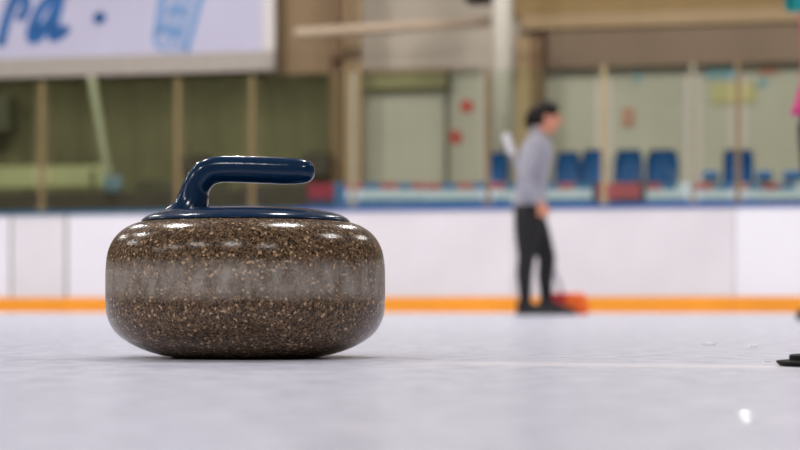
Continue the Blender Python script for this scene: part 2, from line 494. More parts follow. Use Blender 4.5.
bench('pale sage bench with a wide back behind the glass at the far left', M['sage'], -40, 96, 165, 186, 3.6)
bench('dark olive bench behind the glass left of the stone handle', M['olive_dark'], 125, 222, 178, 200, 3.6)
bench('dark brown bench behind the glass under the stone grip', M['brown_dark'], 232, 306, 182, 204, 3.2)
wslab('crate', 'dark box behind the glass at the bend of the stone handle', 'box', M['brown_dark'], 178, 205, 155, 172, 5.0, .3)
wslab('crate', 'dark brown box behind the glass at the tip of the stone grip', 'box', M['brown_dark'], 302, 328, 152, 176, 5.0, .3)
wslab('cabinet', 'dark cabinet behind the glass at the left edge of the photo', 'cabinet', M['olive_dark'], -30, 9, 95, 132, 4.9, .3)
# low dark parapet along the left half
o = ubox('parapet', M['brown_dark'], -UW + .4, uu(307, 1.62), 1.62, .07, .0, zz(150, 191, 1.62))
tag(o, 'low dark brown parapet of the stand behind the left glass', 'parapet')
# slanted pale pole with foot
def pole(name, label, cat, m, a, b, v, r0, parent=None, group=None):
    (pa, ya), (pb, yb) = a, b
    A = Vector((uu(pa, v), v, zz(pa, ya, v))); B = Vector((uu(pb, v), v, zz(pb, yb, v)))
    bm = bmesh.new(); rcone(bm, Vector((0, 0, 0)), B - A, r0, r0, 20)
    o = obj(name, bm, m, None, True, matrix=WM @ Matrix.Translation(A))
    return tag(o, label, cat, group)
pole('pole', 'slanted pale pole leaning behind the glass on the left', 'pole', M['post_pale'], (112, 200), (92, 80), 2.6, .05)
t = wthing('bucket', 'pale blue bucket on the ledge at the foot of the slanted pole', 'bucket', uu(113, 1.66), 1.66, zz(150, 191, 1.62))
bm = bmesh.new(); lathe(bm, [(.09, 0), (.12, .16), (.125, .165), (.11, .165), (.085, .01)], 32, True, True)
bm2 = None
obj('tub', bm, M['blue_plastic'], t, True)
bm = bmesh.new()
pts = [Vector((.12 * math.cos(a), .0, .15 + .1 * math.sin(a))) for a in np.linspace(0, PI, 12)]
chain(bm, pts, [.006] * 12, 8); obj('handle', bm, M['seat_metal'], t, True)
# banner with the blue writing, on the far wall
VBN = 5.3
bt = wthing('banner', 'large pale lavender banner with blue script lettering and a striped blue glass, upper left', 'banner', uu(60, VBN), VBN, zz(60, 76, VBN))
bu0, bu1 = uu(-150, VBN), uu(263, VBN)
zlow, zwhite, ztop = zz(60, 77, VBN), zz(135, 55, VBN), zz(135, -75, VBN)
ubox('sheet', M['banner'], bu0, bu1, VBN, .04, zwhite, ztop, .004, bt)
ubox('bottom_frame', M['banner_edge'], bu0, uu(275, VBN), VBN - .03, .09, zlow, zwhite, .01, bt)
ubox('side_frame', M['banner_side'], bu1, uu(275, VBN), VBN - .03, .09, zwhite, ztop, .01, bt)
def stroke_mesh(bm, pts, w, y):
    """flat brush stroke of the print: ribbon with round joins, pts in (u, z)"""
    pts = [Vector((p[0], p[1])) for p in pts]
    L_, R_ = [], []
    for i, p in enumerate(pts):
        d = (pts[min(i + 1, len(pts) - 1)] - pts[max(i - 1, 0)]).normalized(); nrm = Vector((-d.y, d.x))
        ww = w[i] if isinstance(w, (list, tuple)) else w
        L_.append((p + nrm * ww, p - nrm * ww))
    vs = [(bm.verts.new((a.x, y, a.y)), bm.verts.new((b.x, y, b.y))) for a, b in L_]
    for (a, b), (c, d) in zip(vs, vs[1:]): bm.faces.new((a, b, d, c))
    for p, ww in ((pts[0], w if not isinstance(w, (list, tuple)) else w[0]), (pts[-1], w if not isinstance(w, (list, tuple)) else w[-1])):
        bm.faces.new([bm.verts.new((p.x + ww * math.cos(k * PI / 8), y, p.y + ww * math.sin(k * PI / 8))) for k in range(16)])
S = (OW.y + VBN) / FPX
def bpts(P, n=6):
    Q = catmull([uz(px, py, VBN) for px, py in P], n)
    return [(q[0], q[1]) for q in Q]
def bprint(name, m, strokes, off):
    bm = bmesh.new()
    for k, (P, w) in enumerate(strokes): stroke_mesh(bm, bpts(P), w * S, -off - k * .0007)
    for v in bm.verts: v.co.y += 0
    o = obj(name, bm, m, bt)
    o.matrix_parent_inverse = Matrix.Identity(4)
    o.location = bt.matrix_world.inverted() @ (WM @ Vector((0, VBN, 0)))
    return o
bprint('letter', M['print_blue'], [([(1, 42), (6, 22), (13, 2), (17, -14)], 5.8), ([(10, 8), (16, 0), (25, -1), (26, 8), (21, 17)], 5.6)], .003)
bprint('letter', M['print_blue'], [([(62, -8), (48, 0), (38, 14), (31, 32), (33, 39), (42, 33), (52, 16), (60, -4)], 5.8),
                                   ([(62, -8), (57, 12), (53, 28), (53, 37), (60, 34), (65, 30)], 5.8), ([(34, 30), (44, 28), (54, 26)], 7.0)], .003)
bprint('letter', M['print_blue'], [([(98.5, 18.5), (100.5, 17.5)], 6.4)], .003)
bm = bmesh.new()
cup = [(162, -30), (158, 0), (152, 40), (156, 47), (164, 53), (176, 55), (186, 54), (190, 46), (203, 2), (212, -30)]
bm.faces.new([bm.verts.new((*uz(a, b, VBN)[:1], -.002, uz(a, b, VBN)[1])) for a, b in cup])
o = obj('glass_picture', bm, M['print_sky'], bt); o.location = bt.matrix_world.inverted() @ (WM @ Vector((0, VBN, 0)))
bprint('glass_stripes', M['print_mid'], [([(163, -30), (160, 0), (155, 40), (163, 50)], 1.8), ([(207, -30), (199, 6), (187, 50)], 3.0),
        ([(180, -30), (177, 0), (170, 44)], 1.6), ([(192, -30), (188, 0), (179, 48)], 1.6), ([(158, 32), (166, 28), (174, 34), (180, 30)], 3.4), ([(170, 12), (178, 8), (184, 14)], 3.0),
        ([(166, -20), (164, 4), (161, 26)], 1.4)], .004)

# ------------------------------------------------------------------ behind the glass, middle
t = wthing('pipe_pair', 'two pale vertical pipes beside the brown wall, right of the banner', 'pipe', uu(352, 5.1), 5.1, 1.0)
for px, r, mm in ((347.5, .045, 'beige'), (358, .05, 'beige')):
    bm = bmesh.new(); x = uu(px, 5.1) - uu(352, 5.1); rcone(bm, (x, 0, r), (x, 0, 5.5), r, r, 20); obj('pipe', bm, M[mm], t, True)
o = wbox('pillar', M['brown_pillar'], 330, 343, 5.2, .3, 1.0, 6); tag(o, 'dark brown pillar on the brown wall right of the banner', 'pillar')
pole('rail', 'horizontal pinkish beige rail high on the wall, between the banner and the white column', 'rail', M['beige_pink'], (299, 33), (497, 21), 4.6, .072)
# shutter
v = 5.42
t = wthing('shutter', 'pale roller shutter with an olive housing, behind the glass right of the stone', 'shutter', uu(405, v), v, 1.0)
ubox('curtain_panel', M['greige_light'], uu(368, v), uu(444, v), v + .05, .06, 1.0, zz(405, 90, v), .01, t)
ubox('housing', M['olive'], uu(364, v), uu(448, v), v - .1, .25, zz(405, 90, v), zz(405, 74, v), .02, t)
ubox('housing_lid', M['beige'], uu(363, v), uu(449, v), v - .12, .28, zz(405, 74, v), zz(405, 70, v), .01, t)
ubox('bottom_bar', M['olive_dark'], uu(368, v), uu(444, v), v, .08, zz(405, 195, v), zz(405, 188, v), .01, t)
o = wbox('door_1', M['greige_light'], 450, 485, 5.45, .1, 1.0, zz(467, 74, 5.45)); struct(o)
o = wbox('trim_1', M['olive_dark'], 485.5, 490, 5.4, .15, 1.0, zz(487, 78, 5.4)); struct(o)
for (px, py, lab) in ((466.5, 106, 'upper round red sign on the pale door behind the glass'), (455.5, 137, 'lower round red sign on the pale door behind the glass')):
    u, z = uz(px, py, 5.42)
    bm = bmesh.new(); q = bmesh.ops.create_cone(bm, segments=32, radius1=.085, radius2=.082, depth=.02, cap_ends=True)
    for vv in bm.verts: vv.co = Vector((vv.co.x, vv.co.z, vv.co.y))
    o = obj('round_sign', bm, M['red_sign'], None, matrix=WM @ Matrix.Translation((u, 5.438, z))); tag(o, lab, 'sign', 'round red signs')
# white column, brown pillar, speaker
v = 3.6
t = wthing('column', 'white round column behind the glass just left of the person in grey', 'column', uu(502, v), v, 1.0)
r = (uu(512, v) - uu(492, v)) / 2
bm = bmesh.new(); lathe(bm, [(r, 0), (r, 5.5)], 40); obj('shaft', bm, M['white_paint'], t, True)
bm = bmesh.new(); lathe(bm, [(r + .05, 0), (r + .05, .08), (r + .004, .1)], 40); obj('base_ring', bm, M['beige'], t)
o = wbox('pillar', M['beige'], 516, 531, 5.3, .28, 1.0, zz(640, 32, 5.4) - .02); tag(o, 'beige pillar between the white column and the brown pillar', 'pillar')
o = wbox('pillar', M['brown_pillar'], 531, 543, 5.32, .25, 1.0, zz(640, 32, 5.4) - .02); tag(o, 'brown pillar above the head of the person in grey', 'pillar')
v = 4.0
zb = zz(483, 3, v)
t = wthing('loudspeaker', 'black loudspeaker hanging at the top edge above the white column', 'speaker', uu(483, v), v, zb)
bm = bmesh.new(); box(bm, -.21, .21, -.2, .2, 0, .5, .03); obj('cabinet', bm, M['black'], t)
bm = bmesh.new(); box(bm, -.18, .18, -.225, -.2, .04, .46, .01); obj('grille', bm, M['rubber'], t)
bm = bmesh.new(); rcone(bm, (0, 0, .5), (0, 0, 9 - zb - .02), .02, .02, 12); obj('hanger', bm, M['black'], t, True)

# ------------------------------------------------------------------ behind the glass, right: gallery, posters, seats
v = 5.4
gz = lambda px, py: zz(px, py, v)
def slanted(name, m, P, v, dv):
    """beam with the given outline (px, py), extruded in depth"""
    bm = bmesh.new()
    f = [bm.verts.new((uz(a, b, v)[0], 0, uz(a, b, v)[1])) for a, b in P]
    k = [bm.verts.new((q.co.x, dv, q.co.z)) for q in f]
    n = len(f)
    bm.faces.new(f); bm.faces.new(k[::-1])
    for i in range(n): bm.faces.new((f[i], f[(i + 1) % n], k[(i + 1) % n], k[i]))
    return obj(name, bm, m, None, matrix=WM @ Matrix.Translation((0, v, 0)))
t = wthing('gallery', 'taupe gallery front with a beige ledge across the upper right', 'balcony', uu(700, v), v, gz(700, 68))
def gpart(name, m, z0, z1, dv0, dv, pa=547, pb=1000):
    return ubox(name, m, uu(pa, v), UW - .1 if pb == 1000 else uu(pb, v), v + dv0, dv, z0, z1, .015, t)
zA, zB, zC_, zD = gz(640, 66), gz(640, 27), gz(640, 12), gz(640, -30)
gpart('front', M['taupe'], zA, zB, 0, .18)
gpart('ledge', M['beige'], zB, zC_, -.06, .24, 521)
gpart('upper_beam', M['ochre'], zC_, zD, 0.0, .18, 514)
v2 = 5.57
def poster(lab, m, px0, px1, y0, y1):
    o = wslab('poster', lab, 'poster', m, px0, px1, y0, y1, v2, .02, 'posters on the right wall', .003)
poster('faded blue strip poster on the wall below the gallery, far right', M['poster_blue'], 706, 741, 67, 78)
poster('faded yellow poster on the wall at right, below the blue strip', M['poster_yellow'], 711, 756, 83, 103)
poster('small reddish poster on the wall near the magenta jacket', M['poster_red'], 759, 777, 66, 75)
poster('small blue square poster right of the yellow poster, below the reddish one', M['poster_blue'], 758, 767, 79, 86)
poster('pale bluish sheet on the wall right of the person in grey', M['poster_blue'], 634, 641, 72, 82)
poster('small reddish sheet low on the wall right of the person in grey', M['poster_red'], 622, 634, 108, 126)

# seats
def stadium_chair(label, px, w_px, ytop, v, group):
    u = uu(px, v); zt = zz(px, ytop, v)
    w = (uu(px + w_px / 2, v) - uu(px - w_px / 2, v)) / 2
    t = wthing('stadium_seat', label, 'seat', u, v, 1.0, group)
    h = zt - 1.0; sh = h - .40
    bm = bmesh.new()      # curved shell back
    nx, nz = 10, 8; G = []
    for i in range(nx + 1):
        a = -1 + 2 * i / nx; row = []
        for j in range(nz + 1):
            b = j / nz
            rnd = 1 - .3 * max(0, (b - .5) / .5) ** 2.5
            row.append(bm.verts.new((a * w * rnd, .20 + .06 * b - .07 * a * a + .02 * math.sin(b * PI), sh - .02 + b * .42)))
        G.append(row)
    for i in range(nx):
        for j in range(nz): bm.faces.new((G[i][j], G[i + 1][j], G[i + 1][j + 1], G[i][j + 1]))
    bmesh.ops.solidify(bm, geom=bm.faces[:], thickness=.025)
    obj('backrest', bm, M['seat_blue'], t, True)
    bm = bmesh.new(); G = []
    for i in range(nx + 1):
        a = -1 + 2 * i / nx; row = []
        for j in range(nz + 1):
            b = j / nz
            row.append(bm.verts.new((a * w * .98, -.2 + .42 * b, sh + .05 * a * a - .03 * math.sin(b * PI) + (.0 if b > .12 else -.03))))
        G.append(row)
    for i in range(nx):
        for j in range(nz): bm.faces.new((G[i][j], G[i + 1][j], G[i + 1][j + 1], G[i][j + 1]))
    bmesh.ops.solidify(bm, geom=bm.faces[:], thickness=.03)
    obj('seat', bm, M['seat_blue'], t, True)
    bm = bmesh.new(); box(bm, -.03, .03, -.02, .06, 0.0, sh - .02, .008); box(bm, -w * .7, w * .7, -.1, .14, sh - .07, sh - .035, .008)
    obj('bracket', bm, M['seat_metal'], t)
    return t
GS = 'blue plastic seats in the stand'
for px, w, y, lab in ((496, 19, 151, 'blue plastic seat directly left of the person in grey'),
                      (566, 24, 150, 'blue plastic seat just right of the person in grey, partly behind the chest'),
                      (592.5, 25, 148, 'blue plastic seat left of the ochre post, second seat right of the person in grey'),
                      (627, 27, 148, 'blue plastic seat directly right of the ochre post beside the person in grey'),
                      (661, 31, 148, 'blue plastic seat standing alone at the right end of the middle seat group'),
                      (729.5, 15.5, 148, 'left one of the two narrow upright blue seats at the far right'),
                      (745.5, 15.5, 148, 'right one of the two narrow upright blue seats at the far right')):
    stadium_chair(lab, px, w * (1.08 if w > 16 else .97), y, 3.2, GS)
def low_seat(label, a, b, y, v):
    u0, u1 = uu(a, v), uu(b, v); zt = zz((a + b) / 2, y, v); w = (u1 - u0) / 2
    t = wthing('low_bench', label, 'bench', (u0 + u1) / 2, v, 1.0, 'low blue benches')
    bm = bmesh.new(); box(bm, -w, w, -.17, .17, zt - 1.0 - .1, zt - 1.0, .03, 3); obj('seat', bm, M['seat_blue'], t, True)
    for sx in (-w + .08, w - .08):
        bm = bmesh.new(); box(bm, sx - .02, sx + .02, -.12, .12, 0, zt - 1.1, .005); obj('leg', bm, M['seat_metal'], t)
low_seat('low blue bench left of the two narrow upright seats', 703, 719, 172, 3.1)
low_seat('low blue bench right of the two narrow upright seats', 756, 773, 172, 3.1)
low_seat('low blue bench at the right edge beside the magenta jacket', 783, 812, 172, 3.1)

# advertising strip on the stand parapet: a row of flat panels, striped in print
VA = 1.62
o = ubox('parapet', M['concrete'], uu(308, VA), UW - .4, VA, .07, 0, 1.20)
tag(o, 'pale parapet of the stand carrying the advertising strip on the right', 'parapet')
ads = [(308, 334, 'ad_crimson', 'ad_crimson', 'ad_navy', 'crimson advertising panel right of the stone grip'),
       (334.5, 345, 'ad_blue', 'ad_blue', 'ad_blue', 'narrow blue advertising panel right of the crimson one'),
       (345.5, 398, 'ad_red', 'ad_white', 'ad_blue', 'white and blue advertising panel right of the narrow blue one'),
       (398.5, 425, 'ad_blue', 'ad_white', 'ad_blue', 'short blue topped advertising panel left of the red topped one'),
       (425.5, 505, 'ad_red', 'ad_white', 'ad_blue', 'red topped advertising panel ending behind the person in grey'),
       (505.5, 592, 'ad_blue', 'ad_white', 'ad_blue', 'blue and white advertising panel right of the hips of the person in grey'),
       (592.5, 646, 'ad_red', 'ad_red', 'ad_navy', 'red advertising panel with dark ends below the middle blue seats'),
       (646.5, 692, 'ad_red', 'ad_white', 'ad_blue', 'white advertising panel right of the all red one'),
       (692.5, 734, 'ad_red', 'ad_white', 'ad_blue', 'white advertising panel left of the pair of narrow seats'),
       (734.5, 762, 'poster_red', 'ad_white', 'ad_blue', 'pale advertising panel below the pair of narrow seats'),
       (762.5, 830, 'ad_crimson', 'ad_white', 'ad_navy', 'crimson topped advertising panel at the right edge')]
for a, b, m1, m2, m3, lab in ads:
    v = VA - .03; pm = (a + b) / 2
    u0, u1 = uu(a, v), uu(b, v)
    yt = 183
    z = [zz(pm, y, v) for y in (206, 199, 190, yt)]
    t = wthing('advertising_panel', lab, 'advertisement', (u0 + u1) / 2, v, z[0], 'advertising strip on the stand parapet')
    ubox('backing', M['ad_white'] if m2 != 'ad_red' else M['ad_navy'], u0, u1, v + .008, .02, z[0], z[3], .003, t)
    e = .06 if m2 in ('ad_red',) else .0
    ubox('bottom_stripe', M[m3], u0, u1, v, .008, z[0], z[1], .001, t)
    ubox('middle_stripe', M[m2], u0 + e, u1 - e, v, .008, z[1] + .002, z[2], .001, t)
    if m2 == 'ad_red' or m1 == m2:
        ubox('top_stripe', M[m1], u0 + e, u1 - e, v, .008, z[2] + .002, z[3], .001, t)
    else:                               # printed row of red, blue and white blocks
        nb = max(2, round((u1 - u0) / .19)); q = (u1 - u0) / nb
        for k in range(nb):
            cm = (M[m1], M['ad_blue'], M['ad_white'])[k % 3] if a > 600 else (M[m1], M['ad_blue'] if m1 != 'ad_blue' else M['ad_red'])[k % 2]
            ubox('print_block', cm, u0 + k * q + .004, u0 + (k + 1) * q - .004, v, .008, z[2] + .002, z[3], .001, t)

# ------------------------------------------------------------------ curling stone
SY = 2.0; SX = (246 - 400) / FPX * SY; SS = FPX / SY
def sl(px, py): return ((px - 246) / SS, CAMZ + (HORY - py) / SS)
st = thing('curling_stone', 'grey brown speckled granite curling stone with a navy blue handle, sharp in the foreground', 'curling stone', (SX, SY, 0))
prof0 = [(.055, .004), (.062, .0008), (.070, 0), (.0785, .0008), (.092, .0036), (.1075, .0088), (.1184, .0140), (.1284, .0203), (.1350, .0265), (.1395, .0330), (.1430, .0410), (.1448, .0500), (.1452, .064),
         (.1452, .0800), (.1450, .0920), (.1440, .1030), (.1418, .1125), (.1375, .1215), (.1315, .1290), (.1235, .1350), (.1150, .1388), (.1060, .1408), (.09, .1415), (.03, .1415)]
prof = [(p[0], p[1]) for p in catmull(prof0, 5)]
bm = bmesh.new(); lathe(bm, prof, 160); obj('granite_body', bm, M['granite'], st, True)
pp = catmull([(.1050, .1405), (.1076, .1408), (.1086, .1417), (.1078, .1430), (.1045, .1456), (.097, .1490), (.085, .1519), (.066, .1543), (.040, .1556), (.012, .1560)], 5)
bm = bmesh.new(); lathe(bm, [(p[0], p[1]) for p in pp], 128); obj('handle_plate', bm, M['handle'], st, True)
hp = [(178, 218, 30, 27), (181, 214, 25.5, 23), (184.8, 210, 21.8, 20), (188.6, 206, 19, 18), (191.2, 202, 17.2, 16.6), (192.8, 197.5, 15.8, 15.4), (194, 193, 14.6, 14.6), (196.4, 186.5, 13.8, 14), (200.5, 179.5, 13.7, 14), (207, 173, 13.8, 14), (218, 169.6, 13.4, 14),
      (235, 169.3, 13.2, 14), (255, 169.9, 13.3, 14), (280, 170.8, 13.5, 14), (297, 171.2, 12.9, 13.4), (306, 171.3, 11.6, 12.2), (311.5, 171.4, 9, 9.8), (314.2, 171.4, 5, 5.6), (314.9, 171.4, 1.2, 1.4)]
hc = catmull(hp, 7)
bm = bmesh.new(); R = []; seg = 40
for i, h in enumerate(hc):
    x, z = sl(h[0], h[1])
    q0, q1 = hc[max(i - 1, 0)], hc[min(i + 1, len(hc) - 1)]
    d = Vector((q1[0] - q0[0], 0, -(q1[1] - q0[1]))).normalized()
    kk = min(1, max(0, (i - 33) / 22)); d = (d * kk + Vector((0, 0, 1)) * (1 - kk)).normalized()
    nn = Vector((-d.z, 0, d.x))
    a, b = h[2] / SS, h[3] / SS
    ring = []
    for k in range(seg):
        t = 2 * PI * k / seg
        ca, sa = math.cos(t), math.sin(t)
        e = 2 / 2.25
        ring.append(bm.verts.new(Vector((x, 0, z)) + nn * a * math.copysign(abs(ca) ** e, ca) + Vector((0, 1, 0)) * b * math.copysign(abs(sa) ** e, sa)))
    R.append(ring)
for q, w in zip(R, R[1:]):
    for k in range(seg): bm.faces.new((q[k], q[(k + 1) % seg], w[(k + 1) % seg], w[k]))
bm.faces.new(R[0]); bm.faces.new(R[-1][::-1])
gr = obj('grip', bm, M['handle'], st, True)

# ------------------------------------------------------------------ black two-step foot at the right edge
YB = 1.70
c = ground(782, YB - .02); rb = .075
t = thing('equipment_foot', 'low black two-step round base on the ice at the right edge', 'base', (c.x + rb, YB, 0))
bm = bmesh.new(); lathe(bm, [(rb - .004, 0), (rb - .002, .0012), (rb, .0038), (rb - .0008, .0047), (rb - .004, .0050)], 80); obj('lower_disc', bm, M['rubber'], t)
rt = rb - .0115
bm = bmesh.new(); lathe(bm, [(rt, .0050), (rt, .0093), (rt - .001, .0100), (rt - .003, .0102)], 80); obj('upper_disc', bm, M['rubber'], t)

# ice crumbs
for px, py, s, lab in ((749, 419, .0032, 'white ice crumb nearest the camera at lower right'), (709, 345, .007, 'white ice crumb on the ice below the right board, farthest of the crumbs'),
                       (768, 362, .0022, 'tiny white ice crumb just left of the black round base'), (752, 347, .005, 'white ice crumb above and left of the black round base')):
    Y = FPX * CAMZ / (py - HORY)
    bm = bmesh.new(); bmesh.ops.create_icosphere(bm, subdivisions=2, radius=1)
    for v in bm.verts:
        k = 1 + .35 * noise.noise(v.co * 2.1 + Vector((px, 0, 0)))
        v.co = Vector((v.co.x * s * 1.5 * k, v.co.y * s * k, max(v.co.z, -.5) * s * .4 * k + s * .28))
    mz = min(v.co.z for v in bm.verts)
    for v in bm.verts: v.co.z -= mz
    o = obj('ice_crumb', bm, M['chip'], None, False); o.location = ground(px, Y); tag(o, lab, 'ice', 'ice crumbs')

# ------------------------------------------------------------------ people (local frame: faces +x, own left is +y)
def hand(bm, wrist, P, h, back, gr=.017, k_=1.0):
    """hand closed round a bar through P along h; back = direction from the bar towards the back of the hand"""
    P = Vector(P); h = Vector(h).normalized(); back = (Vector(back) - h * Vector(back).dot(h)).normalized(); side = h.cross(back)
    wrist = Vector(wrist)
    kn = P + back * (gr + .012)
    rcone(bm, wrist, kn + h * .022, .024 * k_, .017 * k_); rcone(bm, wrist, kn - h * .022, .024 * k_, .016 * k_); rcone(bm, wrist, kn, .025 * k_, .019 * k_)
    for k, (ext, r) in enumerate(((200, .0092), (225, .0096), (215, .0092), (185, .008))):
        c0 = P + h * (1.5 - k) * .0205
        R_ = gr + .010; pts = []
        for q in np.linspace(0, math.radians(ext), 6):
            pts.append(c0 + (back * math.cos(q) + side * math.sin(q)) * R_)
        chain(bm, pts, [r * k_, r * k_, r * .96 * k_, r * .92 * k_, r * .88 * k_, r * .8 * k_], 10)
    b0 = wrist.lerp(kn, .45) + h * .02
    tp = [b0, P + h * .042 + (back * .5 - side * .7).normalized() * (gr + .016), P + h * .046 + (-side - back * .4).normalized() * (gr + .012), P + h * .040 + (-back - side * .3).normalized() * (gr + .01)]
    chain(bm, tp, [.016 * k_, .012 * k_, .0105 * k_, .009 * k_], 10)

def head(bm, hc, pitch=0.0, s=1.0):
    Rm = Matrix.Rotation(pitch, 3, 'Y')
    P = lambda x, y, z: Vector(hc) + Rm @ Vector((x * s, y * s, z * s))
    sc = lambda *r: tuple(q * s for q in r)
    ell(bm, P(-.008, 0, .025), sc(.096, .075, .088), Rm)          # skull
    ell(bm, P(.032, 0, -.035), sc(.056, .058, .078), Rm)          # face
    ell(bm, P(.048, 0, -.088), sc(.030, .034, .022), Rm)          # chin
    ell(bm, P(.010, 0, -.062), sc(.055, .054, .036), Rm)          # jaw
    rcone(bm, P(.080, 0, .010), P(.105, 0, -.028), .008 * s, .012 * s, 10)   # nose
    ell(bm, P(.078, 0, .028), sc(.014, .05, .012), Rm)            # brow
    for sy in (-1, 1):
        ell(bm, P(.062, sy * .036, -.022), sc(.02, .02, .018), Rm)
        ell(bm, P(-.012, sy * .074, -.012), sc(.018, .009, .03), Rm)
    return P, Rm

def person_body(J):
    """continuous skin: head, neck, trunk, arms, legs, hands"""
    bm = bmesh.new()
    P, Rm = head(bm, J['head'], J.get('pitch', 0))
    rcone(bm, P(-.03, 0, -.05), Vector(J['neck']), .05, .055)
    ch, pe = Vector(J['chest']), Vector(J['pelvis'])
    rings = []
    for tt, rx, ry in ((-.12, .05, .08), (0, .095, .145), (.25, .085, .13), (.5, .082, .12), (.75, .10, .145), (1, .11, .16), (1.22, .085, .14), (1.34, .045, .07)):
        rings.append((pe.lerp(ch, tt), rx, ry))
    loft(bm, rings)
    for sd in ('n', 'f'):
        chain(bm, [J['sh_' + sd], J['el_' + sd], J['wr_' + sd]], [.048, .037, .025])
        chain(bm, [J['hip_' + sd], J['kn_' + sd], J['an_' + sd]], [.082, .052, .034])
        a = Vector(J['an_' + sd]); rcone(bm, (a.x, a.y, .062), (a.x + .10, a.y, .045), .026, .016)
        hand(bm, J['wr_' + sd], J['grip_' + sd], J['bar_' + sd], J['back_' + sd])
    return fuse(bm, .005, 3), P, Rm

def legs_mesh(J, grow=1.0):
    bm = bmesh.new()
    pe, ch = Vector(J['pelvis']), Vector(J['chest'])
    loft(bm, [(pe.lerp(ch, t), a * grow, b * grow) for t, a, b in ((-.24, .06, .09), (-.12, .10, .14), (0, .112, .160), (.2, .10, .15))])
    for sd in ('n', 'f'):
        h, k, a = Vector(J['hip_' + sd]), Vector(J['kn_' + sd]), Vector(J['an_' + sd])
        chain(bm, [h, h.lerp(k, .5), k, k.lerp(a, .35) + Vector((-.012, 0, 0)), a], [.106 * grow, .094 * grow, .066 * grow, .062 * grow, .044 * grow])
    return fuse(bm, .012, 6)

def top_mesh(J, hem=-.05, flare=1.0, collar=True, grow=1.0):
    bm = bmesh.new()
    pe, ch = Vector(J['pelvis']), Vector(J['chest'])
    loft(bm, [(pe.lerp(ch, t), a * grow, b * grow) for t, a, b in ((hem, .128 * flare, .175 * flare), (0.08, .127 * (1 + flare) / 2, .172), (.3, .118, .158), (.55, .115, .155), (.8, .125, .17), (1.0, .130, .18), (1.2, .105, .165), (1.33, .06, .085))])
    for sd in ('n', 'f'):
        s, e, w = Vector(J['sh_' + sd]), Vector(J['el_' + sd]), Vector(J['wr_' + sd])
        chain(bm, [s, s.lerp(e, .5), e, e.lerp(w, .5), w.lerp(e, .08)], [.068, .060, .052, .046, .040])
    n = Vector(J['neck'])
    if collar: rcone(bm, n + Vector((-.012, 0, -.03)), n + Vector((-.006, 0, .035)), .068, .062)
    return fuse(bm, .012, 6)

def shoe_mesh(a, l=.27, w=.045):
    bm = bmesh.new()
    x0 = a.x - .065
    def ring(x, wd, z1): return [bm.verts.new((x, a.y - wd, .022)), bm.verts.new((x, a.y + wd, .022)), bm.verts.new((x, a.y + wd * .75, z1)), bm.verts.new((x, a.y - wd * .75, z1))]
    R = [ring(x0 + q * l, w * f, z) for q, f, z in ((0, .6, .09), (.06, .8, .11), (.2, .85, .115), (.36, .85, .105), (.5, .95, .085), (.7, 1.08, .066), (.88, .95, .055), (1, .5, .038))]
    for q, b in zip(R, R[1:]):
        for k in range(4): bm.faces.new((q[k], q[(k + 1) % 4], b[(k + 1) % 4], b[k]))
    bm.faces.new(R[0][::-1]); bm.faces.new(R[-1])
    bmesh.ops.subdivide_edges(bm, edges=bm.edges[:], cuts=1, use_grid_fill=True, smooth=.6)
    sole = bmesh.new()
    out = [(q * l + x0, f * w) for q, f in ((-.02, .45), (.03, .8), (.15, .92), (.4, .85), (.55, .98), (.72, 1.12), (.88, 1.0), (.98, .65), (1.02, .2))]
    loop = [(x, a.y - f) for x, f in out] + [(x, a.y + f) for x, f in out[::-1]]
    b0 = [sole.verts.new((x, y, 0)) for x, y in loop]; b1 = [sole.verts.new((x, y, .026)) for x, y in loop]
    n = len(loop)
    sole.faces.new(b0[::-1]); sole.faces.new(b1)
    for i in range(n): sole.faces.new((b0[i], b0[(i + 1) % n], b1[(i + 1) % n], b1[i]))
    return bm, sole

def face_parts(t, P, Rm):
    for sy in (-1, 1):
        bm = bmesh.new(); ell(bm, P(.0795, sy * .034, .006), (.009, .013, .008), Rm); obj('eye', bm, M['eye'], t, True)
    bm = bmesh.new(); ell(bm, P(.082, 0, -.058), (.008, .024, .008), Rm); obj('mouth', bm, M['lip'], t, True)

def hair_mesh(P, Rm, style):
    bm = bmesh.new()
    ell(bm, P(-.013, 0, .040), (.096, .083, .084), Rm)
    ell(bm, P(-.055, 0, -.015), (.062, .076, .075), Rm)
    if style == 'tail':
        ell(bm, P(-.118, 0, .012), (.038, .036, .036), Rm)
        chain(bm, [P(-.12, 0, .005), P(-.135, 0, -.045), P(-.122, 0, -.10)], [.034, .032, .016])
    return fuse(bm, .009, 4)

# --- person in grey
PY_ = 14.1; PS = FPX / PY_
root = ground(533, PY_)
def pl(px, py, y=0.0): return Vector(((px - 533) / PS, y, CAMZ + (HORY - py) / PS))
b_lo, b_hi = pl(572, 306, .27), pl(512.5, 146, .24)
b_lo.z = .035
bar = (b_hi - b_lo).normalized()
gN = pl(540.5, 214, -.215); gF = b_lo + bar * ((pl(540, 205).z - b_lo.z) / bar.z)
J = dict(head=pl(547.5, 117.5, -.01), pitch=.18, neck=pl(539, 137), chest=pl(536, 153), pelvis=pl(529, 206),
         sh_n=pl(534, 147, -.165), el_n=pl(521, 181, -.29), wr_n=gN + Vector((-.03, -.025, .085)),
         sh_f=pl(536, 147, .165), el_f=pl(529, 184, .27), wr_f=gF + Vector((-.03, .055, .06)),
         hip_n=pl(528, 214, -.085), kn_n=pl(525.5, 258, -.10), an_n=pl(524.5, 303, -.10),
         hip_f=pl(531, 214, .085), kn_f=pl(548, 258, .09), an_f=pl(547.5, 303, .10),
         grip_n=gN, bar_n=(1, 0, -.25), back_n=(0, -.9, .3), grip_f=gF, bar_f=bar, back_f=(.1, .95, .1))
t = thing('person', 'person in a grey sweater and black leggings walking with a broom, face turned right', 'person', root)
bmb, P, Rm = person_body(J)
obj('body', bmb, M['skin'], t, True)
obj('leggings', legs_mesh(J), M['leggings'], t, True)
